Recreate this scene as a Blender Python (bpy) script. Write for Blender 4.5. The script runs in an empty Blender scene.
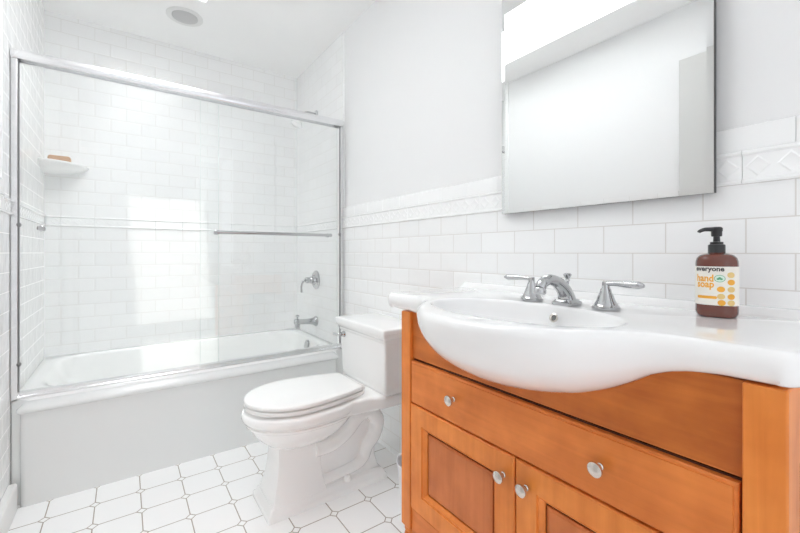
import bpy, bmesh, math
from mathutils import Vector, Matrix

PI = math.pi
scn = bpy.context.scene
COL = scn.collection

# ------------------------------------------------------------------ camera, world, sun, exposure
YAW = math.atan(275 / 385.0)
CAM_H = 1.05
cam_d = bpy.data.cameras.new('camera')
cam_d.sensor_width = 36.0
cam_d.lens = 36.0 * 385.0 / 800.0
cam_d.shift_y = -14.0 / 800.0
cam_d.clip_start = 0.01
cam = bpy.data.objects.new('camera', cam_d)
COL.objects.link(cam)
cam.location = (0, 0, CAM_H)
cam.rotation_euler = (PI / 2, 0, -YAW)
scn.camera = cam

world = bpy.data.worlds.new('sky')
scn.world = world
world.use_nodes = True
bg = world.node_tree.nodes['Background']
bg.inputs[0].default_value = (0.93, 0.96, 1.0, 1)
bg.inputs[1].default_value = 1.6

sun_d = bpy.data.lights.new('sun', 'SUN')
sun_d.energy = 1.35
sun_d.angle = math.radians(1.2)
sun_d.color = (1.0, 0.97, 0.92)
sun = bpy.data.objects.new('sun', sun_d)
COL.objects.link(sun)
sun.rotation_euler = Vector((0.078, 0.64, -1.085)).to_track_quat('-Z', 'Y').to_euler()

def daylight(name, loc, rot, sx, sy, power):
    d = bpy.data.lights.new(name, 'AREA')
    d.shape = 'RECTANGLE'
    d.size = sx
    d.size_y = sy
    d.energy = power
    d.color = (0.96, 0.98, 1.0)
    o = bpy.data.objects.new(name, d)
    COL.objects.link(o)
    o.location = loc
    o.rotation_euler = rot
    return o

# sky seen through the roof opening
daylight('skylight_daylight', (0.13, 1.575, 3.215), (0, 0, 0), 0.49, 1.65, 24.5)

def portal(name, loc, rot, sx, sy):
    d = bpy.data.lights.new(name, 'AREA')
    d.shape = 'RECTANGLE'
    d.size = sx
    d.size_y = sy
    d.cycles.is_portal = True
    o = bpy.data.objects.new(name, d)
    COL.objects.link(o)
    o.location = loc
    o.rotation_euler = rot
    return o

scn.view_settings.view_transform = 'Standard'
scn.view_settings.look = 'None'
scn.view_settings.gamma = 1.0
scn.view_settings.use_curve_mapping = False
scn.view_settings.exposure = 0.07
scn.cycles.max_bounces = 28
scn.cycles.diffuse_bounces = 24
scn.cycles.glossy_bounces = 6
scn.cycles.transparent_max_bounces = 16
scn.cycles.transmission_bounces = 8
scn.cycles.caustics_reflective = False
scn.cycles.caustics_refractive = False
scn.cycles.sample_clamp_indirect = 6.0

# ------------------------------------------------------------------ room numbers (metres)
XR = 1.14        # tile face of the right wall
XL = -0.384      # left wall
YB = 3.04        # tile face behind the tub
YF = -2.20       # wall far behind the camera
YO = -0.90       # the side walls end here; the unseen openings behind are added for fill light
YT = -0.80       # where the wall tile is taken to
ZC = 2.468       # ceiling
ROW = 0.0785     # tile course
TILE = 0.1585

# ------------------------------------------------------------------ mesh helpers
class MB:
    def __init__(self):
        self.v = []
        self.f = []

    def add(self, verts, faces):
        n = len(self.v)
        self.v += [tuple(p) for p in verts]
        self.f += [tuple(i + n for i in q) for q in faces]
        return self

    def box(self, a, b):
        x0, y0, z0 = [min(a[i], b[i]) for i in range(3)]
        x1, y1, z1 = [max(a[i], b[i]) for i in range(3)]
        vs = [(x0, y0, z0), (x1, y0, z0), (x1, y1, z0), (x0, y1, z0), (x0, y0, z1), (x1, y0, z1), (x1, y1, z1), (x0, y1, z1)]
        return self.add(vs, [(0, 3, 2, 1), (4, 5, 6, 7), (0, 1, 5, 4), (1, 2, 6, 5), (2, 3, 7, 6), (3, 0, 4, 7)])

    def loft(self, rings, cap0=True, cap1=True, closed=True):
        n = len(rings[0])
        vs = [p for r in rings for p in r]
        fs = []
        for i in range(len(rings) - 1):
            for j in range(n if closed else n - 1):
                k = (j + 1) % n
                fs.append((i * n + j, i * n + k, (i + 1) * n + k, (i + 1) * n + j))
        if cap0:
            fs.append(tuple(reversed(range(n))))
        if cap1:
            fs.append(tuple((len(rings) - 1) * n + j for j in range(n)))
        return self.add(vs, fs)

    def lathe(self, prof, origin=(0, 0, 0), axis=(0, 0, 1), n=32, cap0=True, cap1=True):
        """prof: list of (radius, height along axis)"""
        q = Vector((0, 0, 1)).rotation_difference(Vector(axis).normalized())
        o = Vector(origin)
        rings = []
        for r, h in prof:
            r = max(r, 1e-5)
            rings.append([o + q @ Vector((r * math.cos(2 * PI * j / n), r * math.sin(2 * PI * j / n), h)) for j in range(n)])
        return self.loft(rings, cap0, cap1)

    def tube(self, pts, radii, n=16, sy=1.0, smooth=True):
        P = [Vector(p) for p in pts]
        if not isinstance(radii, (list, tuple)):
            radii = [radii] * len(P)
        if smooth and len(P) > 2:
            Q, R = [], []
            m = len(P)
            for i in range(m - 1):
                p0 = P[max(i - 1, 0)]; p1 = P[i]; p2 = P[i + 1]; p3 = P[min(i + 2, m - 1)]
                for s in range(6):
                    t = s / 6.0
                    Q.append(0.5 * ((2 * p1) + (p2 - p0) * t + (2 * p0 - 5 * p1 + 4 * p2 - p3) * t * t + (3 * p1 - p0 - 3 * p2 + p3) * t ** 3))
                    R.append(radii[i] * (1 - t) + radii[i + 1] * t)
            Q.append(P[-1]); R.append(radii[-1])
            P, radii = Q, R
        rings = []
        up = None
        for i, p in enumerate(P):
            d = (P[min(i + 1, len(P) - 1)] - P[max(i - 1, 0)]).normalized()
            if up is None:
                up = Vector((0, 0, 1)) if abs(d.z) < 0.9 else Vector((0, 1, 0))
            a = d.cross(up).normalized()
            up = a.cross(d).normalized()
            rings.append([p + a * (radii[i] * math.cos(2 * PI * j / n)) + up * (radii[i] * sy * math.sin(2 * PI * j / n)) for j in range(n)])
        return self.loft(rings)

    def build(self, name, mat, parent=None, angle=35, bevel=0, seg=2, subsurf=0, recalc=True):
        me = bpy.data.meshes.new(name)
        o0 = Vector((0, 0, 0))
        if parent is not None:
            o0 = parent.matrix_basis.translation.copy() if parent.parent is None else Vector(parent['_o'])
        me.from_pydata([tuple(Vector(p) - o0) for p in self.v], [], self.f)
        bm = bmesh.new()
        bm.from_mesh(me)
        bmesh.ops.remove_doubles(bm, verts=bm.verts, dist=1e-6)
        if recalc:
            bmesh.ops.recalc_face_normals(bm, faces=bm.faces)
        bm.to_mesh(me)
        bm.free()
        if angle:
            me.polygons.foreach_set('use_smooth', [True] * len(me.polygons))
            me.set_sharp_from_angle(angle=math.radians(angle))
        me.materials.append(mat)
        o = bpy.data.objects.new(name, me)
        COL.objects.link(o)
        if parent is not None:
            o.parent = parent
            o['_o'] = tuple(o0)
        if bevel:
            b = o.modifiers.new('bevel', 'BEVEL')
            b.width = bevel
            b.segments = seg
            b.limit_method = 'ANGLE'
            b.angle_limit = math.radians(40)
            b.harden_normals = False
        if subsurf:
            s = o.modifiers.new('subsurf', 'SUBSURF')
            s.levels = subsurf
            s.render_levels = subsurf
        return o

def thing(name, label, cat, loc=(0, 0, 0), group=None):
    o = bpy.data.objects.new(name, None)
    o.empty_display_size = 0.05
    COL.objects.link(o)
    o.location = loc
    tag(o, label, cat, group)
    return o

def tag(o, label, cat, group=None):
    o['label'] = label
    o['category'] = cat
    if group:
        o['group'] = group
    return o

def struct(mb, name, mat, **k):
    o = mb.build(name, mat, **k)
    o['kind'] = 'structure'
    return o

def rect_ring(x0, x1, y0, y1, z, r=0.0, n=5):
    pts = []
    for cx, cy, a0 in ((x1 - r, y1 - r, 0), (x0 + r, y1 - r, PI / 2), (x0 + r, y0 + r, PI), (x1 - r, y0 + r, 1.5 * PI)):
        for k in range(n):
            a = a0 + (PI / 2) * k / (n - 1)
            pts.append((cx + r * math.cos(a), cy + r * math.sin(a), z))
    return pts

def egg(xf, xb, hw, cy, z, n=48, front=2.0, back=2.6, split=0.46):
    """egg outline, tip towards -x"""
    xm = xf + (xb - xf) * split
    pts = []
    for j in range(n):
        a = 2 * PI * j / n
        c, s = math.cos(a), math.sin(a)
        if c >= 0:
            e = 2.0 / back
            x = xm + (xb - xm) * abs(c) ** e
            y = hw * math.copysign(abs(s) ** e, s)
        else:
            e = 2.0 / front
            x = xm - (xm - xf) * abs(c) ** e
            y = hw * math.copysign(abs(s) ** e, s)
        pts.append((x, cy + y, z))
    return pts

# ------------------------------------------------------------------ material helpers
def new_mat(name):
    m = bpy.data.materials.new(name)
    m.use_nodes = True
    return m, m.node_tree.nodes, m.node_tree.links, m.node_tree.nodes['Principled BSDF']

def plain(name, col, rough=0.5, metal=0.0, coat=0.0, noise=0.0, nscale=200.0, spec=0.5, mottled=0.0):
    m, N, L, b = new_mat(name)
    b.inputs['Base Color'].default_value = (*col, 1)
    b.inputs['Roughness'].default_value = rough
    b.inputs['Metallic'].default_value = metal
    b.inputs['Coat Weight'].default_value = coat
    b.inputs['Coat Roughness'].default_value = 0.05
    b.inputs['Specular IOR Level'].default_value = spec
    tc = N.new('ShaderNodeTexCoord')
    nz = N.new('ShaderNodeTexNoise')
    nz.inputs['Scale'].default_value = nscale
    L.new(tc.outputs['Object'], nz.inputs['Vector'])
    if noise:
        bp = N.new('ShaderNodeBump')
        bp.inputs['Strength'].default_value = noise
        bp.inputs['Distance'].default_value = 0.001
        L.new(nz.outputs['Fac'], bp.inputs['Height'])
        L.new(bp.outputs[0], b.inputs['Normal'])
    if mottled:
        mx = N.new('ShaderNodeMix')
        mx.data_type = 'RGBA'
        L.new(nz.outputs['Fac'], mx.inputs['Factor'])
        mx.inputs['A'].default_value = (*[c * (1 - mottled) for c in col], 1)
        mx.inputs['B'].default_value = (*[min(1, c * (1 + mottled)) for c in col], 1)
        L.new(mx.outputs['Result'], b.inputs['Base Color'])
    return m

def math_node(N, L, op, a, b=None, c=None):
    n = N.new('ShaderNodeMath')
    n.operation = op
    for i, v in enumerate((a, b, c)):
        if v is None:
            continue
        if isinstance(v, (int, float)):
            n.inputs[i].default_value = v
        else:
            L.new(v, n.inputs[i])
    return n.outputs[0]

def tile_mat(name, axis, u0, z0, parity, grout, tile=(0.925, 0.93, 0.93), wave=0.25, row=ROW, width=TILE, mortar=0.0014, edge=0.2):
    """running-bond glazed tile; a joint of the course that starts at z0 stands at u0"""
    m, N, L, b = new_mat(name)
    tc = N.new('ShaderNodeTexCoord')
    sp = N.new('ShaderNodeSeparateXYZ')
    L.new(tc.outputs['Object'], sp.inputs[0])
    u = math_node(N, L, 'ADD', sp.outputs[0 if axis == 'x' else 1], -u0 + 40 * width)
    v = math_node(N, L, 'ADD', sp.outputs[2], -z0 + (100 + parity) * row)
    cb = N.new('ShaderNodeCombineXYZ')
    L.new(u, cb.inputs[0])
    L.new(v, cb.inputs[1])
    def brick(ms, smooth):
        k = N.new('ShaderNodeTexBrick')
        k.offset = 0.5
        k.offset_frequency = 2
        k.squash = 1.0
        k.inputs['Scale'].default_value = 1.0
        k.inputs['Mortar Size'].default_value = ms
        k.inputs['Mortar Smooth'].default_value = smooth
        k.inputs['Bias'].default_value = 0.0
        k.inputs['Brick Width'].default_value = width
        k.inputs['Row Height'].default_value = row
        L.new(cb.outputs[0], k.inputs['Vector'])
        return k
    k = brick(mortar, 0.15)
    t2 = tuple(c * 0.975 for c in tile)
    k.inputs['Color1'].default_value = (*tile, 1)
    k.inputs['Color2'].default_value = (*t2, 1)
    k.inputs['Mortar'].default_value = (*grout, 1)
    L.new(k.outputs['Color'], b.inputs['Base Color'])
    k2 = brick(0.009, 1.0)
    inv = math_node(N, L, 'SUBTRACT', 1.0, k2.outputs['Fac'])
    nz = N.new('ShaderNodeTexNoise')
    nz.inputs['Scale'].default_value = 16.0
    nz.inputs['Detail'].default_value = 1.5
    L.new(tc.outputs['Object'], nz.inputs['Vector'])
    b1 = N.new('ShaderNodeBump')
    b1.inputs['Strength'].default_value = wave
    b1.inputs['Distance'].default_value = 0.006
    L.new(nz.outputs['Fac'], b1.inputs['Height'])
    b2 = N.new('ShaderNodeBump')
    b2.inputs['Strength'].default_value = edge
    b2.inputs['Distance'].default_value = 0.003
    L.new(inv, b2.inputs['Height'])
    L.new(b1.outputs[0], b2.inputs['Normal'])
    L.new(b2.outputs[0], b.inputs['Normal'])
    rg = math_node(N, L, 'MULTIPLY_ADD', k.outputs['Fac'], 0.5, 0.12)
    L.new(rg, b.inputs['Roughness'])
    return m

def floor_mat():
    m, N, L, b = new_mat('octagon_floor_tile')
    p, x0, y0 = 0.1572, 0.0555, 2.0425
    tc = N.new('ShaderNodeTexCoord')
    sp = N.new('ShaderNodeSeparateXYZ')
    L.new(tc.outputs['Object'], sp.inputs[0])
    def dist(o, c):
        s = math_node(N, L, 'MULTIPLY_ADD', o, 1 / p, -c / p + 50.5)
        fr = math_node(N, L, 'FRACT', s)
        return math_node(N, L, 'ABSOLUTE', math_node(N, L, 'SUBTRACT', fr, 0.5))
    fx, fy = dist(sp.outputs[0], x0), dist(sp.outputs[1], y0)
    dd = math_node(N, L, 'ADD', fx, fy)
    r, g = 0.096, 0.026
    ring = math_node(N, L, 'LESS_THAN', math_node(N, L, 'ABSOLUTE', math_node(N, L, 'SUBTRACT', dd, r + g * 0.7)), g * 0.7)
    line = math_node(N, L, 'LESS_THAN', math_node(N, L, 'MINIMUM', fx, fy), g * 0.5)
    outside = math_node(N, L, 'GREATER_THAN', dd, r)
    gr = math_node(N, L, 'MAXIMUM', ring, math_node(N, L, 'MULTIPLY', line, outside))
    nz = N.new('ShaderNodeTexNoise')
    nz.inputs['Scale'].default_value = 5.0
    L.new(tc.outputs['Object'], nz.inputs['Vector'])
    gc = N.new('ShaderNodeMix'); gc.data_type = 'RGBA'
    L.new(nz.outputs['Fac'], gc.inputs['Factor'])
    gc.inputs['A'].default_value = (0.44, 0.40, 0.36, 1)
    gc.inputs['B'].default_value = (0.36, 0.30, 0.25, 1)
    mx = N.new('ShaderNodeMix'); mx.data_type = 'RGBA'
    L.new(gr, mx.inputs['Factor'])
    mx.inputs['A'].default_value = (0.91, 0.91, 0.905, 1)
    L.new(gc.outputs['Result'], mx.inputs['B'])
    L.new(mx.outputs['Result'], b.inputs['Base Color'])
    bp = N.new('ShaderNodeBump')
    bp.inputs['Strength'].default_value = 0.3
    bp.inputs['Distance'].default_value = 0.001
    L.new(math_node(N, L, 'SUBTRACT', 1.0, gr), bp.inputs['Height'])
    L.new(bp.outputs[0], b.inputs['Normal'])
    L.new(math_node(N, L, 'MULTIPLY_ADD', gr, 0.4, 0.32), b.inputs['Roughness'])
    return m

def wood_mat(name, axis, light=(0.85, 0.268, 0.058), dark=(0.58, 0.148, 0.024), off=0.0):
    """honey-orange maple with the grain along one axis"""
    m, N, L, b = new_mat(name)
    tc = N.new('ShaderNodeTexCoord')
    mp = N.new('ShaderNodeMapping')
    s = [30.0, 30.0, 30.0]
    s['xyz'.index(axis)] = 1.8
    mp.inputs['Scale'].default_value = s
    mp.inputs['Location'].default_value = (off, off * 1.7, off * 0.6)
    L.new(tc.outputs['Object'], mp.inputs['Vector'])
    n1 = N.new('ShaderNodeTexNoise')
    n1.inputs['Scale'].default_value = 1.0
    n1.inputs['Detail'].default_value = 5.0
    n1.inputs['Roughness'].default_value = 0.6
    n1.inputs['Distortion'].default_value = 0.8
    L.new(mp.outputs[0], n1.inputs['Vector'])
    n2 = N.new('ShaderNodeTexNoise')
    n2.inputs['Scale'].default_value = 11.0
    n2.inputs['Detail'].default_value = 3.0
    L.new(tc.outputs['Object'], n2.inputs['Vector'])
    f = math_node(N, L, 'MULTIPLY_ADD', n2.outputs['Fac'], 0.7, math_node(N, L, 'MULTIPLY', n1.outputs['Fac'], 0.6))
    rp = N.new('ShaderNodeValToRGB')
    rp.color_ramp.elements[0].position = 0.42
    rp.color_ramp.elements[0].color = (*dark, 1)
    rp.color_ramp.elements[1].position = 0.88
    rp.color_ramp.elements[1].color = (*light, 1)
    L.new(f, rp.inputs['Fac'])
    L.new(rp.outputs['Color'], b.inputs['Base Color'])
    b.inputs['Roughness'].default_value = 0.36
    b.inputs['Specular IOR Level'].default_value = 0.35
    b.inputs['Coat Weight'].default_value = 0.05
    b.inputs['Coat Roughness'].default_value = 0.15
    bp = N.new('ShaderNodeBump')
    bp.inputs['Strength'].default_value = 0.08
    bp.inputs['Distance'].default_value = 0.001
    L.new(n1.outputs['Fac'], bp.inputs['Height'])
    L.new(bp.outputs[0], b.inputs['Normal'])
    return m

def glass_mat():
    m, N, L, b = new_mat('clear_door_glass')
    N.remove(b)
    out = N['Material Output']
    tr = N.new('ShaderNodeBsdfTransparent')
    tr.inputs[0].default_value = (0.992, 0.997, 0.995, 1)
    gl = N.new('ShaderNodeBsdfGlossy')
    gl.inputs['Roughness'].default_value = 0.0
    gl.inputs[0].default_value = (1, 1, 1, 1)
    fr = N.new('ShaderNodeFresnel')
    geo = N.new('ShaderNodeNewGeometry')
    # the node inverts the index on leaving faces; feed it so a thin pane reflects alike on both
    ior = math_node(N, L, 'MULTIPLY_ADD', geo.outputs['Backfacing'], 1 / 1.40 - 1.40, 1.40)
    L.new(ior, fr.inputs['IOR'])
    mx = N.new('ShaderNodeMixShader')
    L.new(fr.outputs[0], mx.inputs[0])
    L.new(tr.outputs[0], mx.inputs[1])
    L.new(gl.outputs[0], mx.inputs[2])
    L.new(mx.outputs[0], out.inputs[0])
    return m

M = {}
M['paint'] = plain('white_wall_paint', (0.855, 0.858, 0.86), 0.55, noise=0.05, nscale=300)
M['ceiling'] = plain('white_ceiling_paint', (0.955, 0.955, 0.95), 0.7, noise=0.05, nscale=250)
M['trimpaint'] = plain('white_trim_paint', (0.80, 0.80, 0.79), 0.35, noise=0.04, nscale=120)
M['doorpaint'] = plain('pale_grey_door_paint', (0.66, 0.66, 0.645), 0.4, noise=0.04, nscale=120)
GR = (0.76, 0.75, 0.73)
M['tile_right'] = tile_mat('subway_tile_on_the_vanity_wall', 'y', 0.174, 1.205 - ROW, 1, (0.70, 0.68, 0.655), wave=0.25)
M['tile_back'] = tile_mat('subway_tile_behind_the_tub', 'x', 0.0065, 2.363, 1, GR, wave=0.15)
M['tile_back_low'] = tile_mat('subway_tile_behind_the_tub_below_the_border', 'x', 0.0065, 1.205 - ROW, 1, GR, wave=0.15)
M['tile_side'] = tile_mat('subway_tile_at_the_tub_end', 'y', YB, 1.205 - ROW, 1, (0.70, 0.69, 0.67), wave=0.15, edge=0.1)
M['tile_left'] = tile_mat('subway_tile_on_the_left_wall', 'y', YB, 1.205 - ROW, 1, (0.76, 0.755, 0.74), wave=0.3, edge=0.05)
M['liner'] = plain('white_glazed_border_tile', (0.925, 0.93, 0.93), 0.14, noise=0.03, nscale=60)
M['grout'] = plain('pale_grey_grout', (0.60, 0.585, 0.56), 0.8, noise=0.1)
M['floor'] = floor_mat()
M['china'] = plain('white_vitreous_china', (0.91, 0.91, 0.905), 0.07, coat=0.4, noise=0.01, nscale=30)
M['china_sink'] = plain('white_basin_china', (0.89, 0.89, 0.89), 0.05, coat=0.5, noise=0.01, nscale=30)
M['enamel'] = plain('white_tub_enamel', (0.92, 0.925, 0.92), 0.12, coat=0.3, noise=0.01, nscale=30)
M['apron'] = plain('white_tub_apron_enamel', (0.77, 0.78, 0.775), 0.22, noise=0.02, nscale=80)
M['seatplastic'] = plain('white_seat_plastic', (0.91, 0.91, 0.90), 0.15, noise=0.01)
M['chrome'] = plain('polished_chrome', (0.52, 0.525, 0.535), 0.05, metal=1.0, noise=0.01)
M['alu'] = plain('bright_anodised_aluminium', (0.84, 0.84, 0.85), 0.2, metal=1.0, noise=0.02)
M['nickel'] = plain('satin_nickel', (0.70, 0.66, 0.61), 0.24, metal=1.0, noise=0.01)
M['mirror'] = plain('silvered_mirror_glass', (0.87, 0.88, 0.878), 0.0, metal=1.0)
M['darkedge'] = plain('dark_cabinet_edge', (0.04, 0.04, 0.04), 0.4, noise=0.02)
M['gasket'] = plain('grey_rubber_gasket', (0.22, 0.22, 0.22), 0.6, noise=0.05)
M['glass'] = glass_mat()
M['glassedge'] = plain('pale_green_glass_edge', (0.80, 0.88, 0.85), 0.2, noise=0.01)
M['wood_y'] = wood_mat('maple_grain_along_the_front', 'y')
M['wood_z'] = wood_mat('maple_grain_upright', 'z', light=(0.89, 0.300, 0.060), dark=(0.63, 0.170, 0.025), off=3.1)
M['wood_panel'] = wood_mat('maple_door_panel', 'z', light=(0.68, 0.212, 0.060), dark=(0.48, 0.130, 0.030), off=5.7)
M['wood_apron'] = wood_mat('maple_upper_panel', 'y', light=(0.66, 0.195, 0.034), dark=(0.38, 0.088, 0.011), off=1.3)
M['wood_dark'] = plain('dark_cabinet_inside', (0.10, 0.035, 0.015), 0.6, noise=0.1)
M['plastic_white'] = plain('white_bin_plastic', (0.82, 0.82, 0.84), 0.35, noise=0.02)
M['lens'] = plain('frosted_lamp_lens', (0.55, 0.55, 0.55), 0.45, noise=0.1, nscale=400)
M['soap'] = plain('tan_soap', (0.52, 0.33, 0.21), 0.6, noise=0.3, nscale=120, mottled=0.15)
M['amber'] = plain('brown_amber_plastic', (0.14, 0.040, 0.027), 0.10, coat=0.4, noise=0.01)
M['pump'] = plain('black_pump_plastic', (0.022, 0.022, 0.024), 0.3, noise=0.02)
M['label'] = plain('cream_label_paper', (0.83, 0.80, 0.74), 0.45, noise=0.02)
M['ink'] = plain('dark_grey_ink', (0.07, 0.06, 0.06), 0.5, noise=0.01)
M['orange'] = plain('orange_ink', (0.83, 0.40, 0.04), 0.5, noise=0.01)
M['sand'] = plain('pale_orange_ink', (0.76, 0.55, 0.22), 0.5, noise=0.01)
M['green'] = plain('green_ink', (0.10, 0.36, 0.19), 0.5, noise=0.01)
M['palegreen'] = plain('pale_green_ink', (0.66, 0.80, 0.70), 0.5, noise=0.01)

# ------------------------------------------------------------------ the room
struct(MB().box((XL - 0.1, YF - 0.1, -0.06), (XR + 0.12, YB + 0.1, 0)), 'floor', M['floor'], angle=0)

# ceiling with the skylight shaft
SX0, SX1, SY0, SY1, SH = -0.115, 0.375, 0.75, 2.415, 0.75
c = MB()
zt = ZC + 0.05
c.box((XL - 0.1, YF - 0.1, ZC), (SX0, YB + 0.1, zt))
c.box((SX1, YF - 0.1, ZC), (XR + 0.12, YB + 0.1, zt))
c.box((SX0, YF - 0.1, ZC), (SX1, SY0, zt))
c.box((SX0, SY1, ZC), (SX1, YB + 0.1, zt))
c.box((SX0 - 0.04, SY0 - 0.04, zt), (SX0, SY1 + 0.04, ZC + SH))
c.box((SX1, SY0 - 0.04, zt), (SX1 + 0.04, SY1 + 0.04, ZC + SH))
c.box((SX0, SY0 - 0.04, zt), (SX1, SY0, ZC + SH))
c.box((SX0, SY1, zt), (SX1, SY1 + 0.04, ZC + SH))
struct(c, 'ceiling', M['ceiling'], angle=0)

# walls
struct(MB().box((XR + 0.007, YO, 0), (XR + 0.12, YB + 0.1, ZC)), 'wall_right', M['paint'], angle=0)
struct(MB().box((XL - 0.1, YO, 0), (XL - 0.007, YB + 0.1, ZC)), 'wall_left', M['paint'], angle=0)
struct(MB().box((XL - 0.007, YB + 0.008, 0), (XR + 0.007, YB + 0.1, ZC)), 'wall_back', M['paint'], angle=0)
struct(MB().box((XL - 0.1, YF - 0.1, 0), (XR + 0.12, YF, ZC)), 'wall_front', M['paint'], angle=0)
portal('left_added_opening_fill', (XL - 0.11, (YF + YO) / 2, ZC / 2), (0, -PI / 2, 0), ZC, YO - YF)  # portal for an unseen opening added to brighten the room
portal('right_added_opening_fill', (XR + 0.13, (YF + YO) / 2, ZC / 2), (0, PI / 2, 0), ZC, YO - YF)  # matching opening on the other side, likewise added for its daylight

# tiled wall faces
TZ0, TZ1, TZ2, AZ1 = 1.205, 1.280, 1.338, 1.268
struct(MB().box((XR, YT, 0), (XR + 0.0069, 2.226, TZ0)), 'trim_1', M['tile_right'], angle=0)
struct(MB().box((XR, 2.226, 0), (XR + 0.0069, YB, TZ0)), 'trim_2', M['tile_side'], angle=0)
struct(MB().box((XR, 2.226, AZ1), (XR + 0.0069, YB, ZC)), 'trim_3', M['tile_side'], angle=0)
struct(MB().box((XL - 0.0069, YB, 0), (XR + 0.0069, YB + 0.0079, TZ0)), 'trim_4', M['tile_back_low'], angle=0)
struct(MB().box((XL - 0.0069, YB, AZ1), (XR + 0.0069, YB + 0.0079, ZC)), 'trim_5', M['tile_back'], angle=0)
struct(MB().box((XL - 0.0069, YT, 0), (XL, YB, TZ0)), 'trim_6', M['tile_left'], angle=0)
struct(MB().box((XL - 0.0069, 2.10, AZ1), (XL, YB, ZC)), 'trim_7', M['tile_left'], angle=0)

def border(mb, axis, plane, sgn, u0, u1, z0, z1, joint, per=3, w=TILE):
    """border tiles with a ridge along both edges and raised diamonds; sgn = the way the face looks"""
    def P(u, d, z):
        return (plane + sgn * d, u, z) if axis == 'y' else (u, plane + sgn * d, z)
    k = math.floor((u0 - joint) / w)
    while joint + k * w < u1:
        a = max(u0, joint + k * w) + 0.0007
        b = min(u1, joint + (k + 1) * w) - 0.0007
        if b - a > 0.004:
            prof = [(-0.005, z0), (0.004, z0), (0.0075, z0 + 0.003), (0.0075, z0 + 0.007), (0.003, z0 + 0.011), (0.003, z1 - 0.012), (0.0085, z1 - 0.008), (0.0085, z1 - 0.003), (0.005, z1), (-0.005, z1)]
            ra = [P(a, d, z) for d, z in prof]
            rb = [P(b, d, z) for d, z in prof]
            mb.loft([ra, rb])
            zc = (z0 + z1) / 2
            hh = (z1 - z0) / 2 - 0.0135
            hw = w / per / 2 * 0.86
            for i in range(per):
                cu = joint + k * w + (i + 0.5) * w / per
                if cu - hw > a and cu + hw < b:
                    o = [P(cu - hw, 0.0029, zc), P(cu, 0.0029, zc - hh), P(cu + hw, 0.0029, zc), P(cu, 0.0029, zc + hh)]
                    q = [P(cu - hw * 0.80, 0.0044, zc), P(cu, 0.0044, zc - hh * 0.80), P(cu + hw * 0.80, 0.0044, zc), P(cu, 0.0044, zc + hh * 0.80)]
                    r = [P(cu - hw * 0.66, 0.0034, zc), P(cu, 0.0034, zc - hh * 0.66), P(cu + hw * 0.66, 0.0034, zc), P(cu, 0.0034, zc + hh * 0.66)]
                    mb.loft([o, q, r], cap0=False)
        k += 1

t = MB(); border(t, 'y', XR, -1, YT, 2.226, TZ0, TZ1, 0.259)
struct(t, 'trim_8', M['liner'], angle=25)
t = MB(); border(t, 'y', XR, -1, 2.228, YB - 0.009, TZ0, AZ1, YB - 0.5 * TILE)
struct(t, 'trim_9', M['liner'], angle=25)
t = MB(); border(t, 'x', YB, -1, XL + 0.009, XR - 0.009, TZ0, AZ1, 0.0065)
struct(t, 'trim_10', M['liner'], angle=25)
t = MB(); border(t, 'y', XL, 1, YT, 2.10, TZ0, TZ1, YB - 0.5 * TILE); border(t, 'y', XL, 1, 2.10, YB - 0.009, TZ0, AZ1, YB - 0.5 * TILE)
struct(t, 'trim_11', M['liner'], angle=25)

def cap_row(mb, plane, sgn, u0, u1, z0, z1, joint, w=TILE):
    k = math.floor((u0 - joint) / w)
    while joint + k * w < u1:
        a = max(u0, joint + k * w) + 0.0007
        b = min(u1, joint + (k + 1) * w) - 0.0007
        if b - a > 0.004:
            prof = [(-0.005, z0), (0.0, z0 + 0.0005), (0.0, z1 - 0.007), (-0.0012, z1 - 0.003), (-0.004, z1 - 0.0007), (-0.006, z1)]
            mb.loft([[(plane + sgn * d, a, z) for d, z in prof], [(plane + sgn * d, b, z) for d, z in prof]])
        k += 1
t = MB(); cap_row(t, XR, -1, YT, 2.226, TZ1 + 0.001, TZ2, 0.1735)
struct(t, 'trim_12', M['liner'], angle=30)
t = MB(); cap_row(t, XL, 1, YT, 2.10, TZ1 + 0.001, TZ2, 0.1735)
struct(t, 'trim_13', M['liner'], angle=30)
# edge strips where the alcove tile ends on the painted wall
struct(MB().box((XR - 0.001, 2.219, TZ2), (XR + 0.0069, 2.226, ZC)), 'trim_14', M['liner'], bevel=0.002)
struct(MB().box((XL - 0.0069, 2.092, TZ2), (XL + 0.001, 2.0995, ZC)), 'trim_15', M['liner'], bevel=0.002)

bb = MB().loft([[(XL + 0.0005, y, 0), (XL + 0.027, y, 0), (XL + 0.027, y, 0.104), (XL + 0.022, y, 0.111), (XL + 0.0005, y, 0.111)] for y in (0.93, 2.185)])
struct(bb, 'baseboard_left', M['trimpaint'], bevel=0.002)

# the door standing against the left wall, seen in the mirror
d = thing('door_1', 'pale grey door on the left wall reflected in the mirror', 'door', (XL, 0.5, 0))
d['kind'] = 'structure'
MB().box((XL + 0.0005, 0.10, 0.01), (XL + 0.012, 0.870, 2.155)).build('door_leaf', M['doorpaint'], d, bevel=0.003)
k = MB().lathe([(0.024, 0), (0.024, 0.006), (0.010, 0.012), (0.010, 0.03), (0.024, 0.04), (0.026, 0.052), (0.018, 0.062), (0.0, 0.064)], (XL + 0.012, 0.17, 0.96), (1, 0, 0))
k.build('door_knob', M['nickel'], d)

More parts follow.
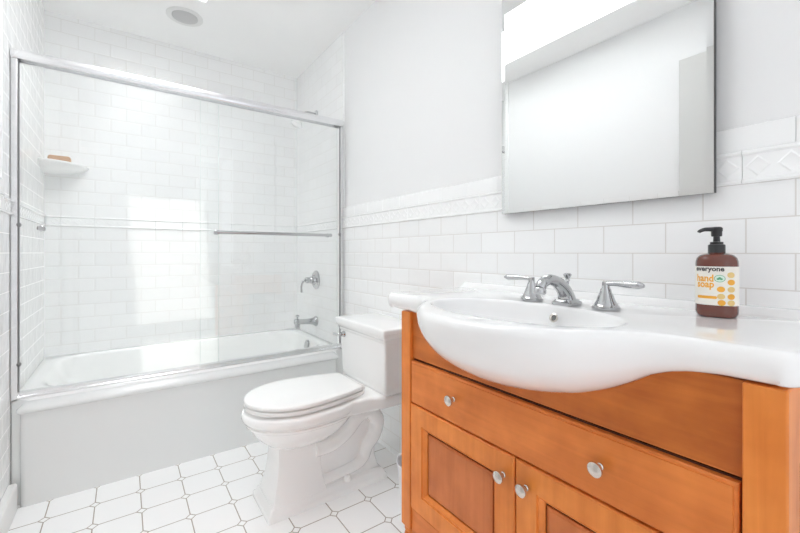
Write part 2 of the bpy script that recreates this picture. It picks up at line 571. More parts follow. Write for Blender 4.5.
# ------------------------------------------------------------------ bathtub
TY0, ZT = 2.214, 0.44
tub = thing('bathtub', 'white built-in bathtub with a panelled apron behind the sliding glass doors', 'bathtub', (0.38, 2.62, 0))
x0, x1, y0, y1 = XL + 0.002, XR - 0.002, TY0 + 0.004, YB - 0.002
def oval(ix0, ix1, iy0, iy1, z, e, n=72):
    cx, cy, a, b_ = (ix0 + ix1) / 2, (iy0 + iy1) / 2, (ix1 - ix0) / 2, (iy1 - iy0) / 2
    out = []
    for j in range(n):
        t_ = 2 * PI * (j + 0.5) / n
        c_, s_ = math.cos(t_), math.sin(t_)
        out.append((cx + a * math.copysign(abs(c_) ** (2 / e), c_), cy + b_ * math.copysign(abs(s_) ** (2 / e), s_), z))
    return out
def inset(i, z, e, extra=0):
    return oval(x0 + i + extra, x1 - i, y0 + i * 0.9 + 0.03, y1 - i * 0.6, z, e)
rings = [oval(x0, x1, y0, y1, ZT - 0.03, 30), oval(x0, x1, y0, y1, ZT - 0.004, 30), oval(x0 + 0.003, x1 - 0.003, y0 + 0.003, y1 - 0.003, ZT, 30)]
rings += [inset(0.055, ZT, 6), inset(0.064, ZT - 0.003, 5.5), inset(0.072, ZT - 0.012, 5.2), inset(0.085, 0.36, 5, 0.02), inset(0.10, 0.26, 4.6, 0.06), inset(0.12, 0.16, 4.2, 0.11), inset(0.16, 0.11, 4, 0.15), inset(0.22, 0.095, 3.5, 0.18), inset(0.28, 0.09, 3, 0.2)]
MB().loft(rings, cap0=False).build('basin', M['enamel'], tub, angle=60)
# apron: flat back plate, ledge roll and the raised panel
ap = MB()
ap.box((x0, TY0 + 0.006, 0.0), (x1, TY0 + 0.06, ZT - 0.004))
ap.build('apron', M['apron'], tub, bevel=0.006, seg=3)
PX0, PX1, PY = XL + 0.03, 1.085, TY0 - 0.022
def panel_ring(z, off):
    a = PX0 - off; b_ = PX1 + off
    yf = PY - off
    r = 0.022
    pts = [(a, TY0 + 0.01, z)]
    for i in range(7):
        an = PI + (PI / 2) * i / 6
        pts.append((a + r + r * math.cos(an), yf + r + r * math.sin(an), z))
    for i in range(7):
        an = 1.5 * PI + (PI / 2) * i / 6
        pts.append((b_ - r + r * math.cos(an), yf + r + r * math.sin(an), z))
    pts.append((b_, TY0 + 0.01, z))
    return pts
prof = [(0.0, 0), (0.383, 0), (0.386, 0.007), (0.392, 0.011), (0.400, 0.010), (0.407, 0.004), (0.414, -0.002), (0.422, -0.010), (0.428, -0.019)]
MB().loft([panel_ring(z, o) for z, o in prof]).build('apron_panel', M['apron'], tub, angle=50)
MB().lathe([(0.036, 0), (0.036, 0.004), (0.030, 0.010), (0.012, 0.013), (0.0, 0.013)], (XR - 0.083, 2.615, 0.392), (-1, 0, 0.15), 32).build('overflow_plate', M['chrome'], tub)
MB().lathe([(0.032, 0), (0.032, 0.004), (0.022, 0.008), (0.0, 0.009)], (0.86, 2.62, 0.089), (0, 0, 1), 32).build('drain', M['chrome'], tub)

# ------------------------------------------------------------------ shower door
fr = thing('shower_door_frame', 'bright aluminium frame with rounded header rail along the tub edge', 'shower door frame', (0.38, 2.24, ZT))
HZ0, HZ1 = 1.853, 1.899
FX0, FX1 = XL + 0.001, XR - 0.001
hp = [(2.212, HZ0), (2.208, HZ0 + 0.006), (2.207, HZ0 + 0.026), (2.212, HZ0 + 0.038), (2.222, HZ1 - 0.003), (2.235, HZ1), (2.262, HZ1), (2.268, HZ1 - 0.006), (2.268, HZ0), (2.262, HZ0), (2.262, HZ0 + 0.012), (2.218, HZ0 + 0.012), (2.218, HZ0)]
MB().loft([[(x, y, z) for y, z in hp] for x in (FX0, FX1)]).build('header_rail', M['alu'], fr, angle=40, bevel=0.0015)
tp = [(2.226, ZT + 0.0005), (2.226, ZT + 0.008), (2.2305, ZT + 0.011), (2.2305, ZT + 0.022), (2.236, ZT + 0.024), (2.262, ZT + 0.024), (2.266, ZT + 0.020), (2.270, ZT + 0.0005)]
MB().loft([[(x, y, z) for y, z in tp] for x in (FX0, FX1)]).build('bottom_track', M['alu'], fr, angle=30)
for sx, xx in ((1, FX0), (-1, FX1)):
    j = MB()
    j.box((xx, 2.215, ZT + 0.001), (xx + sx * 0.021, 2.266, HZ0))
    jo = j.build('side_jamb', M['alu'], fr, bevel=0.0015)
    g = MB().box((xx + sx * 0.0205, 2.218, ZT + 0.03), (xx + sx * 0.026, 2.226, HZ0 - 0.002))
    g.build('gasket', M['gasket'], jo)
    for z in (1.165, 0.585):
        MB().lathe([(0.009, 0), (0.009, 0.007), (0.006, 0.010), (0, 0.010)], (xx + sx * 0.021, 2.222, z), (sx, -0.4, 0), 16).build('bumper', M['gasket'], jo)

p1 = thing('shower_door', 'clear outer sliding glass panel at the faucet end carrying the towel bar', 'shower door', (0.72, 2.225, ZT), 'sliding glass shower doors')
MB().box((0.318, 2.222, ZT + 0.0125), (FX1 - 0.033, 2.228, HZ0 + 0.010)).build('glass_pane', M['glass'], p1, angle=0)
MB().box((0.3165, 2.2218, ZT + 0.012), (0.3178, 2.2282, HZ0 - 0.001)).build('glass_edge', M['glassedge'], p1, angle=0)
bar = MB().tube([(0.385, 2.178, 1.156), (1.035, 2.178, 1.156)], 0.0085, 16, smooth=False).build('towel_bar', M['chrome'], p1)
for x in (0.392, 1.028):
    MB().lathe([(0.013, 0), (0.013, 0.006), (0.008, 0.010), (0.008, 0.044), (0.011, 0.050), (0, 0.052)], (x, 2.222, 1.156), (0, -1, 0), 20).build('bar_bracket', M['chrome'], bar)
p2 = thing('shower_door', 'clear inner sliding glass panel on the left with a small round pull', 'shower door', (0.02, 2.25, ZT), 'sliding glass shower doors')
MB().box((FX0 + 0.027, 2.246, ZT + 0.0248), (0.408, 2.252, HZ0 + 0.010)).build('glass_pane', M['glass'], p2, angle=0)
MB().box((0.4082, 2.2458, ZT + 0.0248), (0.4097, 2.2522, HZ0 - 0.001)).build('glass_edge', M['glassedge'], p2, angle=0)
MB().lathe([(0.011, -0.012), (0.013, -0.010), (0.013, -0.001), (0.006, 0), (0.006, 0.006), (0.013, 0.007), (0.014, 0.016), (0.010, 0.019), (0, 0.019)], (-0.292, 2.246, 1.153), (0, -1, 0), 20).build('pull_knob', M['chrome'], p2)

# ------------------------------------------------------------------ shower fittings
sv = thing('shower_valve', 'chrome shower valve with lever on the tiled wall above the spout', 'faucet', (XR, 2.65, 0.85))
MB().lathe([(0.068, 0.0005), (0.068, 0.004), (0.060, 0.011), (0.035, 0.016), (0.030, 0.030), (0.027, 0.032)], (XR, 2.65, 0.85), (-1, 0, 0), 40).build('escutcheon', M['chrome'], sv)
MB().lathe([(0.024, 0.028), (0.026, 0.040), (0.020, 0.052), (0.022, 0.060), (0.022, 0.078), (0.016, 0.086), (0, 0.087)], (XR, 2.65, 0.85), (-1, 0, 0), 32).build('hub', M['chrome'], sv)
MB().tube([(XR - 0.074, 2.65, 0.85), (XR - 0.10, 2.65, 0.843), (XR - 0.114, 2.65, 0.81), (XR - 0.112, 2.65, 0.765)], [0.011, 0.009, 0.007, 0.009], 14).build('lever', M['chrome'], sv)
ts = thing('tub_spout', 'chrome tub spout with diverter knob low on the tiled wall', 'faucet', (XR, 2.65, 0.55))
MB().lathe([(0.036, 0.0005), (0.037, 0.006), (0.030, 0.016), (0.023, 0.034), (0.019, 0.075), (0.0185, 0.125), (0.021, 0.135), (0.021, 0.158), (0.017, 0.164), (0, 0.164)], (XR, 2.65, 0.548), (-1, 0, 0.06), 32).build('spout', M['chrome'], ts)
MB().lathe([(0.018, -0.040), (0.019, -0.036), (0.017, 0.0), (0.014, 0.005)], (XR - 0.143, 2.65, 0.550), (0, 0, 1), 24).build('outlet', M['chrome'], ts)
MB().lathe([(0.006, 0), (0.006, 0.018), (0.013, 0.022), (0.014, 0.029), (0.008, 0.034), (0, 0.034)], (XR - 0.143, 2.65, 0.572), (0, 0, 1), 20).build('diverter_knob', M['chrome'], ts)
sh = thing('wall_shower', 'white shower head on a chrome arm high on the tiled wall', 'shower head', (XR, 2.65, 2.06))
MB().lathe([(0.030, 0.0005), (0.030, 0.003), (0.022, 0.010), (0.010, 0.014)], (XR, 2.65, 2.06), (-1, 0, 0), 28).build('flange', M['chrome'], sh)
MB().tube([(XR - 0.002, 2.65, 2.06), (XR - 0.06, 2.65, 2.062), (XR - 0.10, 2.65, 2.045), (XR - 0.125, 2.65, 2.012)], 0.009, 14).build('arm', M['chrome'], sh)
MB().lathe([(0.012, 0), (0.015, 0.012), (0.020, 0.025), (0.036, 0.050), (0.042, 0.060), (0.042, 0.068), (0.036, 0.072), (0, 0.072)], (XR - 0.122, 2.65, 2.017), (-0.45, 0, -0.9), 32).build('spray_head', M['china'], sh)

# corner shelf and soap
shelf = MB()
def fan(r, z):
    cx, cy = XL + 0.0005, YB - 0.0005
    pts = [(cx, cy, z)]
    for i in range(17):
        a = (PI / 2) * i / 16
        pts.append((cx + r * math.cos(a), cy - r * math.sin(a), z))
    return pts
shelf.loft([fan(0.06, 1.5080), fan(0.125, 1.5180), fan(0.175, 1.5350), fan(0.198, 1.5510), fan(0.203, 1.5590), fan(0.203, 1.5640), fan(0.200, 1.5670), fan(0.194, 1.5680)])
tag(shelf.build('corner_shelf', M['china'], angle=35), 'white ceramic quarter-round shelf in the shower corner', 'shelf')
so = MB()
SXc, SYc, SZ = XL + 0.080, YB - 0.118, 1.5685
so.loft([rect_ring(SXc - 0.050 * k_, SXc + 0.050 * k_, SYc - 0.030 * k_, SYc + 0.030 * k_, SZ + z, 0.012) for k_, z in ((0.88, 0), (0.97, 0.004), (1.0, 0.013), (0.98, 0.024), (0.88, 0.030), (0.5, 0.0315))])
tag(so.build('soap_bar', M['soap'], angle=50), 'tan bar of soap lying on the white corner shelf', 'soap')

# recessed ceiling light over the tub
rl = thing('recessed_light', 'round recessed ceiling light with frosted lens over the bathtub', 'ceiling light', (0.293, 2.635, ZC))
MB().lathe([(0.098, -0.0005), (0.098, -0.004), (0.090, -0.007), (0.072, -0.006), (0.068, -0.001)], (0.293, 2.635, ZC), (0, 0, 1), 48, cap0=False, cap1=False).build('trim_ring', M['trimpaint'], rl)
MB().lathe([(0.069, -0.001), (0.069, -0.006), (0.055, -0.011), (0.03, -0.014), (0, -0.015)], (0.293, 2.635, ZC), (0, 0, 1), 48).build('lens', M['lens'], rl)

# ------------------------------------------------------------------ toilet
TCY = 1.612
to = thing('toilet', 'white two-piece toilet with closed lid between the tub and the vanity', 'toilet', (0.76, TCY, 0))
b = MB()
# bowl
bowl = [(0.238, .53, .70, .055), (0.245, .50, .73, .085), (0.262, .470, .77, .112), (0.285, .445, .80, .135), (0.315, .420, .83, .155), (0.337, .410, .85, .163), (0.344, .405, .86, .167), (0.3465, .3965, .865, .1735), (0.355, .3935, .87, .176), (0.3585, .399, .87, .171), (0.362, .398, .87, .172), (0.3665, .386, .875, .181), (0.380, .379, .88, .186), (0.392, .380, .885, .186), (0.402, .385, .885, .183), (0.408, .396, .88, .174), (0.409, .42, .86, .15)]
b.loft([egg(xf, xb, hw, TCY, z) for z, xf, xb, hw in bowl])
# deck carrying the tank
def deck_ring(x, z0, z1, hw):
    r = 0.016
    pts = []
    for cy, cz, a0 in ((hw - r, z1 - r, 0), (-hw + r, z1 - r, PI / 2), (-hw + r, z0 + r, PI), (hw - r, z0 + r, 1.5 * PI)):
        for k_ in range(5):
            a = a0 + (PI / 2) * k_ / 4
            pts.append((x, TCY + cy + r * math.cos(a), cz + r * math.sin(a)))
    return pts
b.loft([deck_ring(x, z0, z1, hw) for x, z0, z1, hw in ((0.70, .36, .409, .160), (0.76, .352, .410, .160), (0.81, .345, .411, .156), (0.86, .345, .412, .160), (0.90, .352, .413, .178), (0.93, .358, .414, .195), (1.0, .36, .414, .20), (1.115, .36, .414, .20))])
# square front column flaring into the plinth
b.loft([rect_ring(a0, a1, TCY - h, TCY + h, z, 0.004) for z, a0, a1, h in ((0.03, .468, .705, .104), (0.045, .472, .700, .099), (0.070, .480, .694, .090), (0.10, .488, .688, .083), (0.15, .497, .682, .077), (0.20, .502, .680, .074), (0.25, .503, .680, .073), (0.28, .505, .680, .072))])
# web and plinth
b.loft([rect_ring(a0, a1, TCY - h, TCY + h, z, 0.01) for z, a0, a1, h in ((0.03, .60, .985, .085), (0.05, .60, .975, .070), (0.10, .60, .965, .055), (0.20, .60, .97, .052), (0.28, .60, .985, .06), (0.36, .60, 1.0, .075))])
b.loft([rect_ring(a0, a1, TCY - h, TCY + h, z, 0.008) for z, a0, a1, h in ((0.0, .448, .998, .117), (0.018, .448, .998, .117), (0.023, .451, .995, .114), (0.027, .456, .99, .109), (0.040, .462, .985, .104), (0.045, .468, .98, .098))])
# trapway, both sides
for s in (-1, 1):
    yy = TCY + s * 0.062
    b.tube([(0.66, yy, 0.21), (0.74, yy, 0.215), (0.81, yy, 0.25), (0.865, yy, 0.30), (0.92, yy, 0.315), (0.968, yy, 0.265), (0.955, yy, 0.20), (0.915, yy, 0.15), (0.895, yy, 0.105), (0.84, yy, 0.078), (0.69, yy, 0.066)], [.036, .038, .038, .038, .039, .040, .037, .033, .030, .027, .024], 18, sy=0.9)
b.build('bowl', M['china'], to, angle=50)
def seat_ring(xf, xb, hw, hb, z, r=0.02):
    """seat outline: round front, sides drawing in to a straight back edge"""
    xm = xf + 0.43 * (xb - xf)
    half = []
    for k_ in range(25):
        a = (PI / 2) * k_ / 24
        half.append((xm - (xm - xf) * math.cos(a), hw * math.sin(a)))
    for k_ in range(1, 13):
        t_ = k_ / 12.0
        half.append((xm + (xb - r - xm) * t_, hw + (hb - hw) * (t_ ** 1.7)))
    y_e = half[-1][1]
    for k_ in range(1, 7):
        a = (PI / 2) * k_ / 6
        half.append((xb - r + r * math.sin(a), y_e - r + r * math.cos(a)))
    return [(x, TCY - y, z) for x, y in half] + [(x, TCY + y, z) for x, y in reversed(half[1:])]
s = MB()
s.loft([seat_ring(.388 + o, .868, .175 - o, .128 - o, z) for z, o in ((0.4170, .016), (0.4175, .005), (0.4185, .002), (0.4200, .001), (0.4315, .001), (0.4330, .003), (0.4335, .012))])
s.build('seat', M['seatplastic'], to, angle=40)
s = MB()
s.loft([seat_ring(.389 + o, .866 - o * 0.5, .174 - o, .127 - o, z) for z, o in ((0.4385, .012), (0.4390, .003), (0.4402, .0), (0.4500, 0), (0.4530, .0015), (0.4552, .005), (0.4562, .010), (0.4572, .03), (0.4578, .07))])
s.build('lid', M['seatplastic'], to, angle=40)
for sy_ in (-1, 1):
    h = MB().tube([(0.872, TCY + sy_ * 0.075 - 0.028, 0.436), (0.872, TCY + sy_ * 0.075 + 0.028, 0.436)], 0.012, 14, smooth=False)
    h.box((0.858, TCY + sy_ * 0.075 - 0.02, 0.412), (0.886, TCY + sy_ * 0.075 + 0.02, 0.434))
    h.build('hinge', M['seatplastic'], to, bevel=0.002)
    MB().lathe([(0.017, 0), (0.017, 0.008), (0.014, 0.017), (0.007, 0.022), (0, 0.023)], (0.80, TCY + sy_ * 0.092, 0.044), (0, 0, 1), 20).build('bolt_cap', M['seatplastic'], to)
tk = MB()
tk.loft([rect_ring(a0, 1.128, TCY - h, TCY + h, z, 0.012) for z, a0, h in ((0.4145, .935, .196), (0.420, .928, .203), (0.45, .924, .207), (0.66, .918, .213))])
tank = tk.build('tank', M['china'], to, angle=50)
ld = MB()
ld.loft([rect_ring(.918 - o, 1.132, TCY - .213 - o, TCY + .213 + o, z, 0.010) for z, o in ((0.650, .0015), (0.655, .004), (0.664, .0045), (0.667, .007), (0.672, .012), (0.680, .0165), (0.688, .0185), (0.692, .0185), (0.693, .021), (0.707, .021), (0.7115, .0195), (0.7145, .016), (0.7155, .010), (0.716, -.01))])
ld.build('tank_lid', M['china'], to, angle=35)
lv = MB()
lv.lathe([(0.016, 0), (0.016, 0.004), (0.011, 0.012), (0.010, 0.018), (0, 0.019)], (0.917, TCY + 0.165, 0.632), (-1, 0, 0), 24)
lv.tube([(0.902, TCY + 0.165, 0.632), (0.888, TCY + 0.166, 0.632), (0.880, TCY + 0.180, 0.633), (0.878, TCY + 0.206, 0.631)], [.0055, .0055, .0045, .006], 12)
lv.build('flush_lever', M['chrome'], to)

# ------------------------------------------------------------------ vanity cabinet
XC = 0.757
VY0, VY1, VZT = 0.1225, 1.0525, 0.8545
va = thing('vanity_cabinet', 'honey-orange maple vanity cabinet with drawer and two panelled doors under the white sink', 'cabinet', (0.94, 0.5875, 0))
cb = MB()
cb.box((XC + 0.018, VY0 + 0.012, 0.135), (1.135, VY1 - 0.004, 0.70))
cb.build('carcass', M['wood_dark'], va)
for y0, y1 in ((VY0, 0.1730), (1.0050, VY1)):
    po = MB().box((XC, y0, 0.142), (XC + 0.05, y1, VZT)).build('post', M['wood_z'], va, bevel=0.003)
    yc = (y0 + y1) / 2
    MB().lathe([(0.020, 0.0), (0.024, 0.02), (0.026, 0.04), (0.020, 0.062), (0.015, 0.072), (0.022, 0.085), (0.0245, 0.10), (0.022, 0.115), (0.017, 0.122), (0.023, 0.13), (0.023, 0.1425)], (XC + 0.025, yc, 0), (0, 0, 1), 24).build('foot', M['wood_z'], po)
for yc in (VY0 + 0.025, VY1 - 0.025):
    MB().lathe([(0.020, 0.0), (0.024, 0.03), (0.020, 0.07), (0.017, 0.10), (0.023, 0.135)], (1.10, yc, 0), (0, 0, 1), 20).build('foot', M['wood_z'], va)
MB().box((XC + 0.008, 0.1725, 0.135), (XC + 0.03, 1.0055, 0.213)).build('bottom_rail', M['wood_y'], va, bevel=0.002)
# end panels: stiles, rails and a sunk field
for ys, sg in ((VY0, 1), (VY1, -1)):
    e = MB()
    ya, yb = ys + sg * 0.004, ys + sg * 0.022
    e.box((XC + 0.05, ya, 0.142), (XC + 0.10, yb, VZT))
    e.box((1.09, ya, 0.142), (1.135, yb, VZT))
    e.box((XC + 0.10, ya, 0.142), (1.09, yb, 0.22))
    e.box((XC + 0.10, ya, 0.79), (1.09, yb, VZT))
    e.box((XC + 0.10, ya + sg * 0.008, 0.22), (1.09, yb, 0.79))
    e.build('end_panel', M['wood_z'], va, angle=0)

def front_slab(y0, y1, z0, z1, xf, th=0.02, lip=0.006):
    """slab with a small stepped edge"""
    def R(i, x):
        return [(x, y0 + i, z0 + i), (x, y1 - i, z0 + i), (x, y1 - i, z1 - i), (x, y0 + i, z1 - i)]
    return MB().loft([R(0, xf + th), R(0, xf + 0.005), R(0.003, xf + 0.0025), R(lip, xf + 0.002), R(lip + 0.001, xf)])

def knob(parent, y, z, xf):
    MB().lathe([(0.0070, 0), (0.0070, 0.002), (0.0052, 0.004), (0.0048, 0.011), (0.0075, 0.014), (0.0132, 0.017), (0.0148, 0.020), (0.0142, 0.0235), (0.010, 0.0265), (0.004, 0.028), (0, 0.028)], (xf, y, z), (-1, 0, 0), 28).build('knob', M['nickel'], parent)

XD = XC + 0.001
dr = front_slab(0.177, 1.003, 0.562, 0.697, XD).build('drawer', M['wood_y'], va, angle=20)
knob(dr, 0.800, 0.634, XD)
knob(dr, 0.386, 0.631, XD)

def door(y0, y1, z0, z1, ky):
    sw = 0.057
    def R(i, x):
        return [(x, y0 + i, z0 + i), (x, y1 - i, z0 + i), (x, y1 - i, z1 - i), (x, y0 + i, z1 - i)]
    f = MB().loft([R(0.0, XD + 0.02), R(0, XD + 0.003), R(0.003, XD), R(sw, XD), R(sw + 0.0015, XD + 0.004), R(sw + 0.004, XD + 0.004), R(sw + 0.006, XD + 0.003), R(sw + 0.010, XD + 0.007), R(sw + 0.0145, XD + 0.013), R(sw + 0.0150, XD + 0.0195)], cap0=False, cap1=False)
    dd = f.build('door', M['wood_z'], va, angle=20)
    i = sw + 0.016
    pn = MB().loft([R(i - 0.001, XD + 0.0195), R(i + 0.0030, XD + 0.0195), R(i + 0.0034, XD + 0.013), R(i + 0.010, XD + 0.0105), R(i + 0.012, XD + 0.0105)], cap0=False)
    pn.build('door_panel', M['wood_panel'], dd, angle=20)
    knob(dd, ky, 0.504, XD)
door(0.5915, 1.003, 0.218, 0.558, 0.623)
door(0.177, 0.5875, 0.218, 0.558, 0.557)

# ------------------------------------------------------------------ sink
sk = thing('sink', 'white ceramic console sink with a bulging front basin on the maple vanity', 'sink', (0.9, 0.605, 0.9))
SC = 0.605                     # bowl centre along the wall
KY0, KY1, XFS, ZS = 0.100, 1.125, 0.735, 0.912
XBK = XR - 0.0008
xo_pts = [(0.0, .548), (0.05, .550), (0.10, .560), (0.15, .584), (0.195, .614), (0.23, .649), (0.257, .683), (0.285, .711), (0.315, .728), (0.345, .735), (0.9, .735)]
def bulge(y):
    w_ = abs(y - 0.593)
    for (a, xa), (b_, xb) in zip(xo_pts, xo_pts[1:]):
        if a <= w_ <= b_:
            return XFS - (xa + (xb - xa) * (w_ - a) / (b_ - a))
    return 0.0
def smooth_bulge(y):
    acc = 0.0
    for i in range(-6, 7):
        acc += bulge(y + i * 0.004)
    return acc / 13.0
zb_pts = [(0.0, .736), (0.05, .739), (0.10, .746), (0.139, .754), (0.18, .765), (0.213, .779), (0.24, .793), (0.27, .811), (0.30, .832), (0.33, .845), (0.36, .853), (0.40, .858), (0.6, .861)]
def zb(y):
    w_ = abs(y - 0.600)
    for (a, za), (b_, zbb) in zip(zb_pts, zb_pts[1:]):
        if a <= w_ <= b_:
            t_ = (w_ - a) / (b_ - a)
            return za + (zbb - za) * t_
    return 0.861
# the fixed panel under the sink, cut out along the belly of the basin
pr = []
for i in range(85):
    y = 0.1725 + (1.0055 - 0.1725) * i / 84
    zt_ = min(zb(y) - 0.001, VZT - 0.0005)
    pr.append([(XC + 0.012, y, 0.705), (XC + 0.03, y, 0.705), (XC + 0.03, y, zt_), (XC + 0.012, y, zt_)])
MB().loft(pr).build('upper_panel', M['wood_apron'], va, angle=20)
# outline O (widest), base B (where it meets the cabinet), bottom height
O, B, Z = [], [], []
rc = 0.035
nF = 96
for i in range(nF + 1):
    y = KY0 + rc + (KY1 - KY0 - 2 * rc) * i / nF
    O.append((XFS - smooth_bulge(y), y)); B.append((XC + 0.006, min(max(y, KY0 + 0.03), KY1 - 0.03))); Z.append(zb(y))
for i in range(1, 8):
    a = PI + -(PI / 2) * i / 8
    O.append((XFS + rc + rc * math.cos(a), KY1 - rc + rc * math.sin(a))); B.append((XC + 0.006 + 0.012 * i / 8, KY1 - 0.03)); Z.append(0.861)
for i in range(0, 13):
    x = XFS + rc + (XBK - XFS - rc) * i / 12
    O.append((x, KY1)); B.append((max(x, XC + 0.018), KY1 - 0.03)); Z.append(0.861)
for i in range(1, 60):
    y = KY1 + (KY0 - KY1) * i / 60
    O.append((XBK, y)); B.append((XBK, min(max(y, KY0 + 0.03), KY1 - 0.03))); Z.append(0.861)
for i in range(0, 13):
    x = XBK + (XFS + rc - XBK) * i / 12
    O.append((x, KY0)); B.append((max(x, XC + 0.018), KY0 + 0.03)); Z.append(0.861)
for i in range(1, 8):
    a = 1.5 * PI - (PI / 2) * i / 8
    O.append((XFS + rc + rc * math.cos(a), KY0 + rc + rc * math.sin(a))); B.append((XC + 0.018 - 0.012 * i / 8, KY0 + 0.03)); Z.append(0.861)
n = len(O)
CX, CYB, EA, EB = 0.770, SC, 0.146, 0.250      # bowl opening
AX = 0.80                                     # fan centre for matching the outline to the opening
def on_ellipse(o, k_, sh=0.0):
    dx, dy = o[0] - AX, o[1] - SC
    px = AX - (CX + sh)
    A, Bq = EA * k_, EB * k_
    qa = dx * dx / A ** 2 + dy * dy / Bq ** 2
    qb = 2 * px * dx / A ** 2
    qc = px * px / A ** 2 - 1
    disc = max(qb * qb - 4 * qa * qc, 0)
    t_ = (-qb + math.sqrt(disc)) / (2 * qa)
    return AX + dx * t_, SC + dy * t_
# even out the opening's points: spread by blended index angle
E1 = [on_ellipse(o, 1.0) for o in O]
ang = [math.atan2((p[1] - SC) / EB, (p[0] - CX) / EA) for p in E1]
ua = [ang[0]]
for i in range(1, n):
    dlt = ang[i] - ang[i - 1]
    while dlt > PI: dlt -= 2 * PI
    while dlt < -PI: dlt += 2 * PI
    ua.append(ua[-1] + dlt)
tot = 2 * PI * (1 if ua[-1] > ua[0] else -1)
ev = [ua[0] + tot * i / n for i in range(n)]
th = [0.75 * a + 0.25 * b_ for a, b_ in zip(ua, ev)]
def ell(k_, z, sh=0.0):
    return [(CX + sh + EA * k_ * math.cos(a), CYB + EB * k_ * math.sin(a), z) for a in th]
def inset_o(dist_, z):
    out = []
    for (x, y), (bx, by) in zip(O, B):
        v_ = Vector((AX - x, SC - y))
        # push along local inward normal approximated from the outline
        out.append((x, y, z))
    res = []
    for i in range(n):
        x, y = O[i]
        xa, ya = O[i - 1]; xb, yb = O[(i + 1) % n]
        tx, ty = xb - xa, yb - ya
        l = math.hypot(tx, ty) or 1
        nx, ny = ty / l, -tx / l        # outline runs clockwise seen from above: inward normal
        if nx * (AX - x) + ny * (SC - y) < 0:
            nx, ny = -nx, -ny
        if x > XBK - 1e-4:
            nx, ny = -1.0, 0.0
            res.append((XBK, y, z))
            continue
        res.append((x + nx * dist_, y + ny * dist_, z))
    return res
rings = []
for k_, z, sh in ((0.10, .768, .02), (0.30, .771, .02), (0.52, .781, .016), (0.70, .798, .012), (0.82, .820, .008), (0.90, .848, .005), (0.95, .876, .002), (0.975, .894, .001), (0.992, .9045, 0), (1.008, .9095, 0), (1.025, .9116, 0), (1.045, ZS, 0)):
    rings.append(ell(k_, z, sh))
rings.append(inset_o(0.017, ZS))
rings.append(inset_o(0.011, ZS - 0.0008))
rings.append(inset_o(0.005, ZS - 0.0040))
rings.append(inset_o(0.0015, ZS - 0.010))
rings.append([(x, y, ZS - 0.018) for x, y in O])
for ph in (10, 20, 30, 40, 50, 60, 70, 80, 90):
    a = math.radians(ph)
    r_ = []
    for (x, y), (bx, by), z in zip(O, B, Z):
        ca, sa = math.cos(a) ** 1.25, math.sin(a) ** 1.0
        zt_ = ZS - 0.018
        if z < 0.8605 and ph <= 90:
            r_.append((bx + (x - bx) * ca, by + (y - by) * ca, z + (zt_ - z) * (1 - sa)))
        else:
            c2 = math.cos(a) ** 0.35
            r_.append((bx + (x - bx) * c2, by + (y - by) * c2, z + (zt_ - z) * (1 - sa)))
    rings.append(r_)
rings.append([(min(max(bx, XC + 0.02), XBK), by, max(z, 0.8605) if bx > XC + 0.02 else z) for (bx, by), z in zip(B, Z)])
bs = MB().loft(rings, cap0=True, cap1=False)
# low upstand along the wall
up = [(XBK, ZS - 0.01), (XR - 0.045, ZS - 0.01), (XR - 0.040, ZS + 0.001), (XR - 0.030, ZS + 0.006), (XR - 0.016, ZS + 0.017), (XR - 0.010, ZS + 0.0195), (XBK, ZS + 0.0195)]
bs.loft([[(x, y, z) for x, z in up] for y in (KY0 + 0.004, KY1 - 0.004)])
bs.build('basin', M['china_sink'], sk, angle=50)
ov = MB()
OV = (0.8985, 0.575, 0.8815)
ov.lathe([(0.0095, 0.000), (0.0115, 0.002), (0.0115, 0.0045), (0.0085, 0.0055), (0.0065, 0.003), (0.0065, 0.0)], OV, (-1, 0, 0.35), 28, cap0=False, cap1=False)
ov.build('overflow_ring', M['nickel'], sk)
MB().lathe([(0.0, 0.0008), (0.0068, 0.0008)], OV, (-1, 0, 0.35), 20, cap0=False, cap1=False).build('overflow_hole', M['gasket'], sk)
MB().lathe([(0.024, 0), (0.024, 0.003), (0.018, 0.005), (0.017, 0.003), (0, 0.004)], (CX + 0.02, SC, 0.768), (0, 0, 1), 28).build('drain', M['chrome'], sk)

# ------------------------------------------------------------------ faucet
fa = thing('sink_faucet', 'polished chrome widespread faucet with two lever handles on the white sink', 'faucet', (0.95, 0.58, ZS))
FXc, FYc = 0.948, 0.571
sp_ = MB()
sp_.loft([rect_ring(FXc - a, FXc + a, FYc - c_, FYc + c_, z, r_) for a, c_, z, r_ in ((.030, .028, ZS, .010), (.031, .029, ZS + .004, .010), (.031, .029, ZS + .007, .010), (.026, .024, ZS + .011, .010), (.025, .022, ZS + .014, .010))])
sp_.tube([(FXc + 0.002, FYc, ZS + 0.010), (FXc - 0.006, FYc, ZS + 0.030), (FXc - 0.024, FYc, ZS + 0.048), (FXc - 0.052, FYc, ZS + 0.063), (FXc - 0.082, FYc, ZS + 0.068), (FXc - 0.105, FYc, ZS + 0.061), (FXc - 0.115, FYc, ZS + 0.048)], [.0235, .0195, .0175, .0150, .0135, .0135, .0128], 20)
spo = sp_.build('spout', M['chrome'], fa, angle=40)
MB().lathe([(0.0125, 0.004), (0.0150, 0), (0.0155, -0.008), (0.0125, -0.012), (0, -0.010)], (FXc - 0.117, FYc, ZS + 0.046), (0.2, 0, 1), 24).build('aerator', M['chrome'], spo)
MB().lathe([(0.0085, 0), (0.0085, 0.010), (0.004, 0.013), (0.004, 0.040), (0.006, 0.042), (0.0045, 0.047), (0.0095, 0.055), (0.0108, 0.059), (0.007, 0.062), (0, 0.062)], (FXc + 0.004, FYc, ZS + 0.020), (0, 0, 1), 20).build('lift_rod', M['chrome'], fa)
